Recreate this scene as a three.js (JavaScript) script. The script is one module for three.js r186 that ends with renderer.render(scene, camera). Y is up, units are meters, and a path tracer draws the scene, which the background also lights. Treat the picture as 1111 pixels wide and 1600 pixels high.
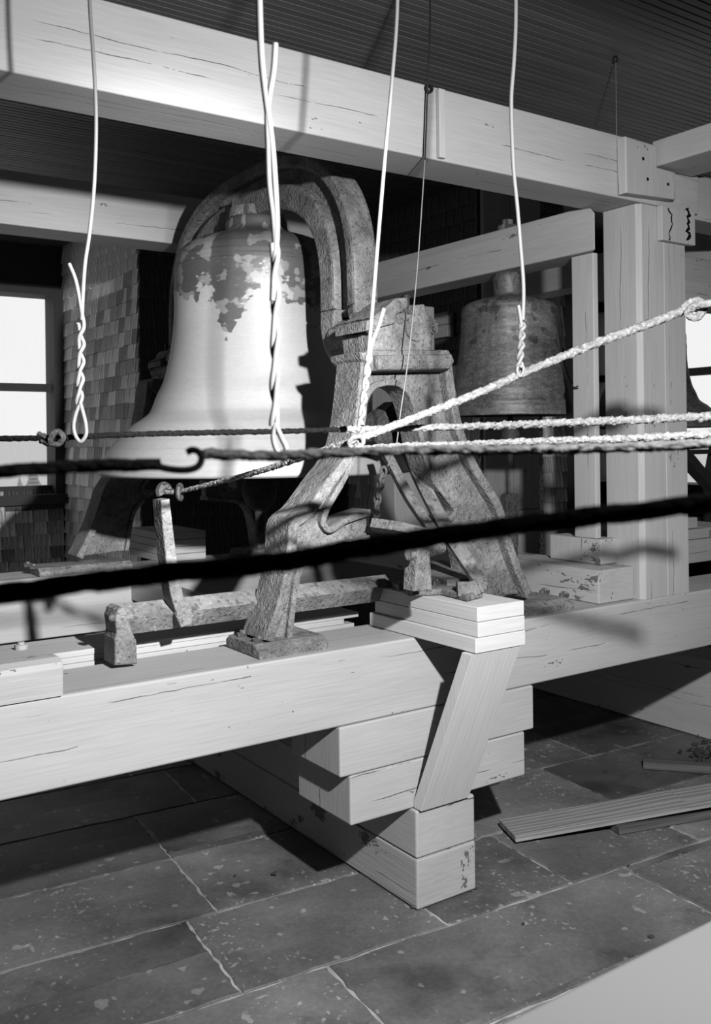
import * as THREE from 'three';
import { RoundedBoxGeometry } from 'three/addons/geometries/RoundedBoxGeometry.js';
import { ConvexGeometry } from 'three/addons/geometries/ConvexGeometry.js';
import { mergeGeometries } from 'three/addons/utils/BufferGeometryUtils.js';

/* ---------- camera, sky, flash, exposure ---------- */
const W = 1111, H = 1600, FOCAL = 1455, HORIZON = 690, CX = 555.5;
const scene = new THREE.Scene();
const camera = new THREE.PerspectiveCamera(2 * Math.atan(H / 2 / FOCAL) * 180 / Math.PI, W / H, 0.05, 1500);
camera.position.set(0, 1.5, 0);
camera.lookAt(0.565, 1.5, -0.825);
camera.rotateZ(-0.0125);
camera.setViewOffset(W, H, 0, H / 2 - HORIZON, W, H);
camera.focus = 3.0;
camera.userData.fStop = 7;
camera.updateMatrixWorld(true);
scene.background = new THREE.Color(0.93, 0.93, 0.93);

const FLASH = new THREE.Vector3(0.92, 2.08, -0.23);
const flash = new THREE.SpotLight(0xffffff, 46, 0, 1.25, 0.8, 2);        // the photographer's flash: wide reflector ...
flash.target.position.set(1.95, 0.4, -2.83);
const beam = new THREE.SpotLight(0xffffff, 76, 0, 0.38, 1, 2);            // ... plus an added narrow spot that brightens the rear beams and bell
beam.target.position.set(1.2, 1.52, -4.0);
for (const l of [flash, beam]) { l.position.copy(FLASH); l.castShadow = true; l.shadow.radius = 1.6; l.shadow.mapSize.set(2048, 2048); scene.add(l, l.target); }

const renderer = new THREE.WebGLRenderer({ antialias: true });
renderer.toneMapping = THREE.LinearToneMapping;
renderer.toneMappingExposure = 1.0;
renderer.shadowMap.enabled = true;

/* ---------- measuring: a point of the photograph on a known plane of the place ---------- */
const axR = new THREE.Vector3(), axU = new THREE.Vector3(), axB = new THREE.Vector3();
camera.matrixWorld.extractBasis(axR, axU, axB);
const V = (x, y, z) => new THREE.Vector3(x, y, z);
const ray = (px, py) => axB.clone().negate().addScaledVector(axR, (px - CX) / FOCAL).addScaledVector(axU, (HORIZON - py) / FOCAL);
const eye = camera.position.clone();
const onZ = (px, py, z) => { const d = ray(px, py); return eye.clone().addScaledVector(d, (z - eye.z) / d.z); };
const onX = (px, py, x) => { const d = ray(px, py); return eye.clone().addScaledVector(d, (x - eye.x) / d.x); };
const onY = (px, py, y) => { const d = ray(px, py); return eye.clone().addScaledVector(d, (y - eye.y) / d.y); };
const at = (px, py, t) => eye.clone().addScaledVector(ray(px, py), t);

/* ---------- random and noise ---------- */
function rng(seed) { let a = seed >>> 0; return () => { a = (a + 0x6D2B79F5) | 0; let t = Math.imul(a ^ (a >>> 15), 1 | a); t = (t + Math.imul(t ^ (t >>> 7), 61 | t)) ^ t; return ((t ^ (t >>> 14)) >>> 0) / 4294967296; }; }
function hash(x, y, s) { let h = Math.imul(x, 374761393) + Math.imul(y, 668265263) + Math.imul(s, 974634533); h = Math.imul(h ^ (h >>> 13), 1274126177); return ((h ^ (h >>> 16)) >>> 0) / 4294967296; }
function noise(x, y, s = 0, pw = 0) {          // value noise; pw > 0 wraps x at pw cells
  const xi = Math.floor(x), yi = Math.floor(y), fx = x - xi, fy = y - yi, u = fx * fx * (3 - 2 * fx), v = fy * fy * (3 - 2 * fy);
  const m = (k) => pw ? ((k % pw) + pw) % pw : k;
  const a = hash(m(xi), yi, s), b = hash(m(xi + 1), yi, s), c = hash(m(xi), yi + 1, s), d = hash(m(xi + 1), yi + 1, s);
  return a + (b - a) * u + (c - a) * v + (a - b - c + d) * u * v;
}
function fbm(x, y, s, o = 4, pw = 0) { let r = 0, a = 0.5, n = 0; for (let k = 0; k < o; k++) { r += a * noise(x, y, s + k * 17, pw); n += a; x *= 2; y *= 2; pw *= 2; a /= 2; } return r / n; }
const clamp = (v, a = 0, b = 1) => Math.min(b, Math.max(a, v));
const smooth = (a, b, v) => { const t = clamp((v - a) / (b - a)); return t * t * (3 - 2 * t); };

/* ---------- textures and materials (the place is grey: a black and white film) ---------- */
function tex(w, h, fn, srgb = true) {
  const d = new Uint8Array(w * h * 4);
  for (let j = 0; j < h; j++) for (let i = 0; i < w; i++) {
    const v = clamp(fn(i / w, j / h, i, j)) * 255, k = (j * w + i) * 4;
    d[k] = d[k + 1] = d[k + 2] = v; d[k + 3] = 255;
  }
  const t = new THREE.DataTexture(d, w, h); t.wrapS = t.wrapT = THREE.RepeatWrapping;
  t.magFilter = THREE.LinearFilter; t.minFilter = THREE.LinearMipmapLinearFilter; t.generateMipmaps = true;
  if (srgb) t.colorSpace = THREE.SRGBColorSpace;
  t.needsUpdate = true; return t;
}
// painted timber: 2 m along the grain (u), 0.5 m across (v); a few thin checks run along the grain
const checks = [[0.18, 0.02, 0.55, 1], [0.36, 0.4, 0.97, 2], [0.55, 0.0, 0.85, 3], [0.63, 0.3, 0.7, 4], [0.82, 0.1, 0.95, 5], [0.9, 0.5, 0.9, 6]];
function paintWood(i, base, amount, peel) {
  return tex(1024, 512, (u, v) => {
    let c = base + (noise(u * 24, v * 150, i, 24) - 0.5) * 0.035 + (fbm(u * 4, v * 5, i + 5, 3, 4) - 0.5) * 0.06;
    for (const [y, a, b, s] of checks) {
      if (u < a || u > b || ((s + i) % 3 === 0)) continue;
      const yy = y + (noise(u * 9, s, 31 + i, 9) - 0.5) * 0.03 + (noise(u * 60, s, 37 + i, 60) - 0.5) * 0.006;
      const w = 0.0014 * (0.2 + noise(u * 40, s, 41 + i, 40));
      const k = Math.abs(v - yy) / w;
      if (k < 2.2) c -= amount * (1 - smooth(0.5, 2.2, k)) * smooth(0.25, 0.55, noise(u * 14, s, 47 + i, 14));
    }
    const p = fbm(u * 14, v * 9, i + 71, 4, 14) + 0.22 * noise(u * 200, v * 120, i + 77, 200);
    if (p > peel) c -= 0.28 * smooth(peel, peel + 0.02, p);
    const kn = noise(u * 110, v * 60, i + 99, 110); if (kn > 0.992) c -= 0.4;
    return c;
  });
}
const grainBump = tex(512, 512, (u, v) => 0.5 + (noise(u * 10, v * 130, 3, 10) - 0.5) * 0.6 + (noise(u * 40, v * 240, 4, 40) - 0.5) * 0.3, false);
const std = (o) => new THREE.MeshStandardMaterial(o);
const wood = [0, 1, 2].map((i) => std({ map: paintWood(i, 0.66, 0.5, 0.985), roughness: 0.72, bumpMap: grainBump, bumpScale: 0.0003 }));
const woodWorn = std({ map: paintWood(4, 0.65, 0.55, 0.83), roughness: 0.8, bumpMap: grainBump, bumpScale: 0.0007 });
const woodGrey = std({ map: paintWood(7, 0.66, 0.45, 0.98), roughness: 0.75, bumpMap: grainBump, bumpScale: 0.0003 });
const freshTex = tex(512, 512, (u, v) => { const r = v * 34 + (noise(u * 3, v * 6, 5, 3) - 0.5) * 1.6; return 0.78 + 0.010 * Math.sin(r * 6.283) * (0.3 + noise(u * 4, v * 12, 8, 4)) + (noise(u * 12, v * 160, 6, 12) - 0.5) * 0.04; });
const woodFresh = std({ map: freshTex, roughness: 0.7, bumpMap: grainBump, bumpScale: 0.0003 });
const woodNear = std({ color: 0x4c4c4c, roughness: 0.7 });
const woodOver = std({ color: 0x5a5a5a, roughness: 0.8 });
const scrapTex = tex(512, 512, (u, v) => { const r = v * 13 + 5 * fbm(u * 1.5, v * 3, 11, 3, 0); return 0.55 + 0.07 * Math.sin(r * 6.283) + (noise(u * 20, v * 200, 16, 20) - 0.5) * 0.1; });
const woodScrap = std({ map: scrapTex, roughness: 0.85, bumpMap: grainBump, bumpScale: 0.001 });
const scrapDark = std({ map: scrapTex, color: 0x9c9c9c, roughness: 0.9, bumpMap: grainBump, bumpScale: 0.001 });
const rustTex = tex(512, 512, (u, v) => {
  const n = fbm(u * 6, v * 6, 21, 5, 6), f = noise(u * 120, v * 120, 22, 120), g = fbm(u * 24, v * 24, 23, 3, 24);
  return 0.435 + (n - 0.5) * 0.26 + (f - 0.5) * 0.06 + (g - 0.5) * 0.12 - 0.12 * smooth(0.66, 0.8, fbm(u * 60, v * 60, 27, 2, 60)) + 0.06 * smooth(0.8, 0.86, noise(u * 110, v * 110, 24, 110));
});
const rustBump = tex(512, 512, (u, v) => 0.5 + (fbm(u * 50, v * 50, 25, 3, 50) - 0.5) * 1.0 - 0.45 * smooth(0.62, 0.75, fbm(u * 60, v * 60, 28, 2, 60)), false);
const iron = std({ map: rustTex, roughness: 0.8, metalness: 0, bumpMap: rustBump, bumpScale: 0.0032 });
const ironDark = std({ map: rustTex, color: 0x8e8e8e, roughness: 0.8, metalness: 0, bumpMap: rustBump, bumpScale: 0.005 });
const ironBlack = std({ color: 0x1d1d1d, roughness: 0.8, metalness: 0.1 });
const black = new THREE.MeshPhysicalMaterial({ color: 0x0b0b0b, roughness: 1, specularIntensity: 0.15 });
const stoneTex = tex(1024, 1024, (u, v) => {
  let c = 0.45 + (fbm(u * 4, v * 4, 41, 6, 4) - 0.5) * 0.34 + (noise(u * 150, v * 150, 42, 150) - 0.5) * 0.05;
  const s = noise(u * 130, v * 130, 43, 130), cl = fbm(u * 6, v * 6, 44, 3, 6);
  c += 0.2 * smooth(0.90, 0.95, s + (cl - 0.5) * 0.34);
  const b = noise(u * 34, v * 34, 45, 34); c += 0.17 * smooth(0.90, 0.94, b + (fbm(u * 90, v * 90, 46, 2, 90) - 0.5) * 0.16);
  c -= 0.10 * smooth(0.5, 0.8, fbm(u * 7 + 3, v * 7, 47, 5, 7));
  return c;
});
const stoneBump = tex(512, 512, (u, v) => fbm(u * 12, v * 12, 48, 5, 12), false);
const stone = [0xffffff, 0xdedede, 0xc4c4c4].map((c) => std({ map: stoneTex, color: c, roughness: 0.62, bumpMap: stoneBump, bumpScale: 0.006 }));
const mortarTex = tex(256, 256, (u, v) => 0.60 + (fbm(u * 20, v * 20, 51, 3, 20) - 0.5) * 0.3);
const mortar = std({ map: mortarTex, roughness: 0.95, bumpMap: stoneBump, bumpScale: 0.005 });
const shingleTex = tex(256, 256, (u, v) => 0.86 + (noise(u * 20, v * 2, 61, 20) - 0.5) * 0.5 + (noise(u * 70, v * 5, 62, 70) - 0.5) * 0.18);
const shingleMat = [0xffffff, 0xf0f0f0, 0xdcdcdc, 0xc6c6c6, 0xa8a8a8].map((c) => std({ map: shingleTex, color: c, roughness: 0.95, bumpMap: shingleTex, bumpScale: 0.002 }));
const shingleShaded = std({ map: shingleTex, color: 0x5c5c5c, roughness: 0.95 });  // darker copy of the shingle material, shadow put into the colour
const boardTex = tex(512, 64, (u, v) => 0.47 + (noise(u * 8, v * 40, 71, 8) - 0.5) * 0.05 + (fbm(u * 5, v * 3, 72, 3, 5) - 0.5) * 0.08);
const ceilMat = [0xffffff, 0xf2f2f2, 0xe4e4e4].map((c) => std({ map: boardTex, color: c, roughness: 0.55 }));
const wallDark = std({ color: 0x303030, roughness: 0.95 });
const sash = std({ color: 0x3a3a3a, roughness: 0.8 });
const plaster = std({ map: paintWood(9, 0.66, 0.2, 0.99), roughness: 0.9 });
const glass = new THREE.MeshPhysicalMaterial({ color: 0xffffff, transmission: 1, thickness: 0, roughness: 0.02, ior: 1.45 });
const ropeTex = tex(256, 256, (u, v) => 0.80 + (fbm(u * 12, v * 30, 81, 4, 12) - 0.5) * 0.5);
const ropePale = std({ map: ropeTex, color: 0x8e8e8e, roughness: 0.95, bumpMap: ropeTex, bumpScale: 0.004 });
const ropeGrey = new THREE.MeshPhysicalMaterial({ map: ropeTex, color: 0x484848, roughness: 1, specularIntensity: 0.3, bumpMap: ropeTex, bumpScale: 0.004 });
const ropeShaded = new THREE.MeshPhysicalMaterial({ map: ropeTex, color: 0x161616, roughness: 1, specularIntensity: 0.12, bumpMap: ropeTex, bumpScale: 0.004 });  // near-black rope copy: the missing flash light is put into its colour
const wireWhite = std({ color: 0x6e6e6e, roughness: 0.6 });
const wireGrey = std({ color: 0x8a8a8a, roughness: 0.5, metalness: 0.3 });
const pebbleMat = std({ map: stoneTex, color: 0x777777, roughness: 0.95 });

for (const m of [...wood, woodWorn, woodGrey, woodFresh, woodScrap, scrapDark, woodNear, woodOver, iron, ironDark, wireGrey, ...stone, mortar, ...ceilMat, ropePale, ropeGrey, wireWhite, plaster]) m.color.multiplyScalar(0.8);

/* ---------- object helpers ---------- */
const used = {};
function numbered(name) { const n = used[name] = (used[name] ?? -1) + 1; return n ? name + '_' + String(n).padStart(3, '0') : name; }
function shade(o) { o.traverse((m) => { if (m.isMesh) { m.castShadow = true; m.receiveShadow = true; } }); return o; }
function tag(o, label, category, group) { Object.assign(o.userData, { label, category }); if (group) o.userData.group = group; return o; }
function thing(name, label, category, pos, group) { const g = new THREE.Group(); g.name = numbered(name); g.position.copy(pos); scene.add(g); return tag(g, label, category, group); }
function single(name, label, category, geo, mat, group) {         // one mesh; geometry in world space, origin moved to its base
  geo.computeBoundingBox(); const b = geo.boundingBox, c = V((b.min.x + b.max.x) / 2, b.min.y, (b.min.z + b.max.z) / 2);
  geo.translate(-c.x, -c.y, -c.z);
  const m = new THREE.Mesh(geo, mat); m.name = numbered(name); m.position.copy(c); scene.add(shade(m)); return tag(m, label, category, group);
}
function part(name, geo, mat, root, label) {                      // geometry in world space
  const o = V(0, 0, 0); for (let p = root; p && p !== scene; p = p.parent) o.add(p.position);
  geo.translate(-o.x, -o.y, -o.z);
  const m = new THREE.Mesh(geo, mat); m.name = name; root.add(shade(m)); if (label) m.userData.label = label; return m;
}
function struct(name) { const g = new THREE.Group(); g.name = name; g.userData.kind = 'structure'; scene.add(g); return g; }
const merge = (list) => mergeGeometries(list.map((g) => { const n = g.index ? g.toNonIndexed() : g; for (const k of Object.keys(n.attributes)) if (!['position', 'normal', 'uv'].includes(k)) n.deleteAttribute(k); return n; }));

/* ---------- shape helpers ---------- */
function boxUV(g, axis, su = 2, sv = 0.5, off = 0) {              // uv in metres, u along the grain
  const p = g.attributes.position, n = g.attributes.normal, uv = new Float32Array(p.count * 2);
  for (let i = 0; i < p.count; i++) {
    const P = [p.getX(i), p.getY(i), p.getZ(i)], N = [Math.abs(n.getX(i)), Math.abs(n.getY(i)), Math.abs(n.getZ(i))];
    const k = N[0] > N[1] && N[0] > N[2] ? 0 : N[1] > N[2] ? 1 : 2;
    const rest = [0, 1, 2].filter((a) => a !== k);
    let a, b; if (k === axis) { [a, b] = rest; uv[2 * i] = P[a] / 0.9 + off * 1.7; uv[2 * i + 1] = P[b] / 0.9 + off; continue; }
    a = axis; b = rest.find((q) => q !== axis); uv[2 * i] = P[a] / su + off * 1.37; uv[2 * i + 1] = P[b] / sv + off * 0.71;
  }
  g.setAttribute('uv', new THREE.BufferAttribute(uv, 2)); return g;
}
let seedOff = 0;
function bar(x0, x1, y0, y1, z0, z1, axis, r = 0.006) {           // a squared timber with eased edges
  const g = new RoundedBoxGeometry(x1 - x0, y1 - y0, z1 - z0, 2, Math.min(r, (x1 - x0) / 3, (y1 - y0) / 3, (z1 - z0) / 3));
  g.translate((x0 + x1) / 2, (y0 + y1) / 2, (z0 + z1) / 2); seedOff += 0.237; return boxUV(g, axis, 2, 0.5, seedOff);
}
function metreUV(g, s = 0.5) { const n = g.index ? g.toNonIndexed() : g; if (!n.attributes.normal) n.computeVertexNormals(); return boxUV(n, 1, s, s, 0); }
function shapeOf(pts, holes = []) { const s = new THREE.Shape(pts.map((p) => new THREE.Vector2(p.x ?? p[0], p.y ?? p[1]))); for (const h of holes) s.holes.push(new THREE.Path(h.map((p) => new THREE.Vector2(p.x ?? p[0], p.y ?? p[1])))); return s; }
function slab(pts, z0, z1, bevel = 0.004, holes) {                // outline in the XY plane, from z0 to z1
  const g = new THREE.ExtrudeGeometry(shapeOf(pts, holes), { depth: z1 - z0 - 2 * bevel, bevelEnabled: bevel > 0, bevelSize: bevel, bevelThickness: bevel, bevelOffset: -bevel, bevelSegments: 2, curveSegments: 8 });
  g.translate(0, 0, z0 + bevel); return metreUV(g);
}
function slabX(ptsZY, x0, x1, bevel = 0.004) {                    // outline given as [z, y], extruded along X
  const g = slab(ptsZY.map(([z, y]) => [-z, y]), 0, x1 - x0, bevel);
  g.rotateY(Math.PI / 2); g.translate(x0, 0, 0); return metreUV(g);
}
function smoothPath(pts, n = 24) { return new THREE.CatmullRomCurve3(pts.map((p) => V(p[0], p[1], 0)), false, 'centripetal').getPoints(n).map((p) => [p.x, p.y]); }
function ribbonPts(path, w) {                                      // outline of a band of width w along a 2-D path
  const L = [], Rr = [];
  path.forEach((p, i) => { const a = path[Math.max(0, i - 1)], b = path[Math.min(path.length - 1, i + 1)]; let dx = b[0] - a[0], dy = b[1] - a[1]; const l = Math.hypot(dx, dy) || 1; dx /= l; dy /= l; const ww = typeof w === 'function' ? w(i / (path.length - 1)) : w; L.push([p[0] - dy * ww / 2, p[1] + dx * ww / 2]); Rr.push([p[0] + dy * ww / 2, p[1] - dx * ww / 2]); });
  return [...L, ...Rr.reverse()];
}
function tube(pts, r, seg = 40, rad = 8, closed = false) { const c = new THREE.CatmullRomCurve3(pts, closed, 'centripetal'); return new THREE.TubeGeometry(c, seg, r, rad, closed); }
function rod(a, b, r, rad = 12, r2 = r) { const d = b.clone().sub(a), g = new THREE.CylinderGeometry(r2, r, d.length(), rad, 1); g.translate(0, d.length() / 2, 0); g.applyQuaternion(new THREE.Quaternion().setFromUnitVectors(V(0, 1, 0), d.normalize())); g.translate(a.x, a.y, a.z); return g; }
function bolt(p, r = 0.016, h = 0.02, axis = 'y') {                // hexagonal nut with a stub
  const g = merge([new THREE.CylinderGeometry(r, r, h, 6).translate(0, h / 2, 0), new THREE.CylinderGeometry(r * 0.5, r * 0.5, h * 0.6, 10).translate(0, h * 1.25, 0)]);
  if (axis === 'z') g.rotateX(Math.PI / 2); return g.translate(p.x, p.y, p.z);
}
function ropeGeo(pts, r, twist = 55, fuzz = 0.14, seed = 1, lobes = 3, seg) {   // laid rope: lobed section that turns along its length
  const c = new THREE.CatmullRomCurve3(pts, false, 'centripetal'), L = c.getLength(), n = seg ?? Math.max(40, Math.round(L * 320)), m = 14;
  const fr = c.computeFrenetFrames(n, false), pos = [], uv = [], idx = [];
  for (let i = 0; i <= n; i++) {
    const u = i / n, P = c.getPointAt(u), s = u * L;
    const rr = typeof r === 'function' ? r(u) : r;
    for (let j = 0; j <= m; j++) {
      const a = j / m * Math.PI * 2, jj = j % m;
      const R = rr * (0.86 + 0.2 * Math.abs(Math.cos((a + s * twist) * lobes / 2)) + fuzz * (noise(s * 130, jj * 1.3, seed) - 0.5) + fuzz * 0.9 * (noise(s * 420, jj * 2.1, seed + 9) - 0.5));
      const q = P.clone().addScaledVector(fr.normals[i], Math.cos(a) * R).addScaledVector(fr.binormals[i], Math.sin(a) * R);
      pos.push(q.x, q.y, q.z); uv.push(j / m, s * 6);
      if (i < n && j < m) { const k = i * (m + 1) + j; idx.push(k, k + m + 1, k + 1, k + 1, k + m + 1, k + m + 2); }
    }
  }
  const g = new THREE.BufferGeometry(); g.setAttribute('position', new THREE.Float32BufferAttribute(pos, 3)); g.setAttribute('uv', new THREE.Float32BufferAttribute(uv, 2)); g.setIndex(idx); g.computeVertexNormals(); return g;
}
function twistPair(a, b, r, turns, seg = 120, sep = 1.0) {         // two wires wound around the line a-b
  const d = b.clone().sub(a), L = d.length(), t = d.clone().normalize(), n = V(1, 0, 0).addScaledVector(t, -t.x).normalize(), bn = t.clone().cross(n), out = [];
  for (const ph of [0, Math.PI]) { const P = []; for (let i = 0; i <= seg; i++) { const u = i / seg, w = u * turns * 6.283 + ph, q = r * sep * (1 + 0.5 * Math.sin(u * 17 + ph)); P.push(a.clone().addScaledVector(t, L * u).addScaledVector(n, Math.cos(w) * q).addScaledVector(bn, Math.sin(w) * q)); } out.push(new THREE.TubeGeometry(new THREE.CatmullRomCurve3(P), seg * 2, r, 8)); }
  return out;
}

/* =================== THE ROOM =================== */
// floor: stone slabs in courses, light mortar between them
{
  const floor = struct('floor'), turn = -0.075; floor.rotation.y = turn;
  const bed = new THREE.Mesh(metreUV(new THREE.BoxGeometry(12, 0.2, 13).translate(2, -0.1045, -3), 0.6), mortar); bed.name = 'mortar_bed'; floor.add(shade(bed));
  const R = rng(5), known = { '-3.26': [1.10], '-2.81': [1.68, 2.2], '-2.36': [0.45, 1.25, 2.43] };
  for (let k = -12; k < 11; k++) {
    const z1 = -1.91 + k * 0.45, z0 = z1 - 0.45, key = (z0).toFixed(2);
    let xs = [-3.2]; while (xs[xs.length - 1] < 6.9) xs.push(xs[xs.length - 1] + 0.62 + R() * 0.5);
    const kn = known[key] ?? (k === -3 ? known['-3.26'] : k === -2 ? known['-2.81'] : k === -1 ? known['-2.36'] : null);
    if (kn) xs = xs.filter((x) => x < kn[0] - 0.4 || x > kn[kn.length - 1] + 0.4).concat(kn).sort((a, b) => a - b);
    for (let i = 0; i + 1 < xs.length; i++) {
      const g = 0.0042, j = () => (R() - 0.5) * 0.009, P = [];
      const c = [[xs[i] + g, z0 + g], [xs[i + 1] - g, z0 + g], [xs[i + 1] - g, z1 - g], [xs[i] + g, z1 - g]];
      for (let e = 0; e < 4; e++) { const a = c[e], b = c[(e + 1) % 4]; for (let q = 0; q < 16; q++) P.push([a[0] + (b[0] - a[0]) * q / 16 + j(), -(a[1] + (b[1] - a[1]) * q / 16 + j())]); }
      const s = new THREE.ExtrudeGeometry(shapeOf(P.reverse()), { depth: 0.02, bevelEnabled: true, bevelSize: 0.004, bevelThickness: 0.003, bevelSegments: 1, bevelOffset: -0.004 });
      s.rotateX(-Math.PI / 2); s.translate(0, -0.023, 0);
      const lift = (R() - 0.5) * 0.002, gg = boxUV(s, 1, 1.4, 1.4), p = gg.attributes.position, uv = gg.attributes.uv, ox = R() * 3, oy = R() * 3;
      for (let q = 0; q < p.count; q++) uv.setXY(q, p.getX(q) / 1.4 + ox, p.getZ(q) / 1.4 + oy);
      const m = new THREE.Mesh(gg, stone[Math.floor(R() * 3)]); m.name = numbered('slab'); m.position.y = lift; floor.add(shade(m));
    }
  }
}
// ceiling: narrow beaded boards running along the beams
{
  const ceil = struct('ceiling');
  const back = new THREE.Mesh(new THREE.BoxGeometry(11, 0.2, 11).translate(2, 3.33, -3.2), wallDark); back.name = 'ceiling_deck'; ceil.add(shade(back));
  const w = 0.042, sh = shapeOf([[-w / 2 + 0.0015, 0], [-w / 2 + 0.005, -0.006], [w / 2 - 0.004, -0.006], [w / 2 - 0.0015, -0.004], [w / 2 - 0.0015, 0.03], [-w / 2 + 0.0015, 0.03]]);
  const g = new THREE.ExtrudeGeometry(sh, { depth: 9.6, bevelEnabled: false }); g.rotateY(Math.PI / 2);
  const geos = [0, 1, 2].map((i) => boxUV(g.clone().translate(-3, 3.206, 0), 0, 1.2, 0.1, i * 0.31)), R = rng(9);
  for (let k = 0; k < 190; k++) { const m = new THREE.Mesh(geos[k % 3], ceilMat[Math.floor(R() * 3)]); m.name = numbered('board'); m.position.set(0, (R() - 0.5) * 0.0012, -0.1 - k * w); ceil.add(shade(m)); }
}
// shingles: courses of thin tapered shakes on an upright face; the largest ones as pieces, the rest as one part
const shake = (() => { const g = slabX([[0, 0], [0.024, 0], [0.004, 1], [0, 1]], -0.5, 0.5, 0); return g; })();
for (let i = 0, uv = shake.attributes.uv, p = shake.attributes.position; i < uv.count; i++) uv.setXY(i, p.getX(i) * 0.5 + 0.5, p.getY(i));
function shingles(root, origin, dir, normal, len, y0, y1, yPick0, yPick1, seed, most = 290, fieldMat = shingleShaded) {
  const R = rng(seed), rest = [], expo = 0.1045, turn = Math.atan2(normal.x, normal.z); let made = 0;
  for (let row = 0, y = y0; y < y1; y += expo, row++) {
    let x = -R() * 0.1;
    while (x < len) {
      const w = 0.075 + R() * 0.11, a = Math.max(0, x), b = Math.min(len, x + w); x += w;
      if (b - a < 0.02) continue;
      const mi = Math.floor(R() * 5), gap = 0.007, P = origin.clone().addScaledVector(dir, (a + b) / 2), dy = (R() - 0.5) * 0.008;
      const M = new THREE.Matrix4().compose(V(P.x, y + dy, P.z), new THREE.Quaternion().setFromEuler(new THREE.Euler(0, turn, (R() - 0.5) * 0.012)), V(b - a - gap, expo * 1.55, 1));
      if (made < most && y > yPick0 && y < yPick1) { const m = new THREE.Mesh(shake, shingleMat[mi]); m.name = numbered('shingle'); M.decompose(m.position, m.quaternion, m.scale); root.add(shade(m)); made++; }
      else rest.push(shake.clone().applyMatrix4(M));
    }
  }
  if (rest.length) { const m = new THREE.Mesh(merge(rest), fieldMat); m.name = 'shingle_field'; m.userData.kind = 'stuff'; root.add(shade(m)); }
}
function block(root, name, x0, x1, y0, y1, z0, z1, m) { const b = new THREE.Mesh(metreUV(new THREE.BoxGeometry(x1 - x0, y1 - y0, z1 - z0).translate((x0 + x1) / 2, (y0 + y1) / 2, (z0 + z1) / 2)), m); b.name = name; root.add(shade(b)); return b; }
{
  const WB = -8.0, XR = 6.38, SILL = 1.11, HEAD = 2.83;
  const wb = struct('wall_back');
  block(wb, 'wall_core', -3.2, 6.6, 0, SILL - 0.06, WB - 0.3, WB, wallDark);
  block(wb, 'wall_core', -3.2, 6.6, HEAD, 3.23, WB - 0.3, WB, wallDark);
  block(wb, 'wall_core', 2.44, 6.6, SILL - 0.06, HEAD, WB - 0.3, WB, wallDark);
  block(wb, 'wall_core', -3.2, -1.4, SILL - 0.06, HEAD, WB - 0.3, WB, wallDark);
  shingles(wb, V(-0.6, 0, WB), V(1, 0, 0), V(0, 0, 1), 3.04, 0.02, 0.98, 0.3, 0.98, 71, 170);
  const wl = struct('wall_left');
  block(wl, 'wall_core', -3.2, -2.9, 0, SILL, -8, 2, wallDark); block(wl, 'wall_core', -3.2, -2.9, HEAD, 3.23, -8, 2, wallDark);
  block(wl, 'wall_core', -3.2, -2.9, SILL, HEAD, -4.9, 2, wallDark); block(wl, 'wall_core', -3.2, -2.9, SILL, HEAD, -8, -7.2, wallDark);
  const wr = struct('wall_right');
  block(wr, 'wall_core', XR, XR + 0.3, 0, 1.1, -8, 2, wallDark); block(wr, 'wall_core', XR, XR + 0.3, 2.6, 3.23, -8, 2, wallDark);
  block(wr, 'wall_core', XR, XR + 0.3, 1.1, 2.6, -8, -5.62, wallDark); block(wr, 'wall_core', XR, XR + 0.3, 1.1, 2.6, -3.6, 2, wallDark);
  const wf = struct('wall_front'); block(wf, 'wall_core', -3.2, 6.68, 0, 3.23, 2, 2.3, wallDark);
  // piers clad in shingles
  const p1 = struct('wall_pier_left'); block(p1, 'pier_core', 2.46, 4.0, 0, 3.2, -7.99, -6.27, wallDark);
  shingles(p1, V(2.46, 0, -7.98), V(0, 0, 1), V(-1, 0, 0), 1.73, 0.02, 3.15, 0.55, 2.68, 21, 298, shingleMat[2]);
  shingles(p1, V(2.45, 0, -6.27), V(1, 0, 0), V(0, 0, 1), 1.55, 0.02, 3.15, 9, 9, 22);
  const p2 = struct('wall_pier_middle'); block(p2, 'pier_core', 4.12, 4.87, 0, 3.2, -7.99, -4.52, wallDark);
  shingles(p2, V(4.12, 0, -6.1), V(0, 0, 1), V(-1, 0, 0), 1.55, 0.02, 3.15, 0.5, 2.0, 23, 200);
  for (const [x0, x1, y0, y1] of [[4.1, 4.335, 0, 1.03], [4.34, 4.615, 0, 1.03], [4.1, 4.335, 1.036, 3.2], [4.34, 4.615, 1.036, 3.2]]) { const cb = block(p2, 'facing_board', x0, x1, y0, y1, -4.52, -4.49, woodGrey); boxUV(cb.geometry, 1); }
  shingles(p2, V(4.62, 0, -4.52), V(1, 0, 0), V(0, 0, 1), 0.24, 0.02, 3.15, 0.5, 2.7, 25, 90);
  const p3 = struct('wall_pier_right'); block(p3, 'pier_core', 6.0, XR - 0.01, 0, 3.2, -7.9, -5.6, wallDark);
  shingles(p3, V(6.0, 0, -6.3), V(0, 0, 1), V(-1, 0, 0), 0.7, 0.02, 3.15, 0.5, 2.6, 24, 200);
  // windows
  const w1 = struct('window_1'), fz = [WB - 0.12, WB - 0.04];
  block(w1, 'window_frame', 2.36, 2.44, SILL - 0.06, HEAD, WB - 0.2, WB + 0.05, sash);
  block(w1, 'window_frame', -1.4, -1.3, SILL - 0.06, HEAD, WB - 0.2, WB + 0.05, sash);
  block(w1, 'window_frame', -1.3, 2.36, HEAD - 0.06, HEAD, WB - 0.2, WB + 0.05, sash);
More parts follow.
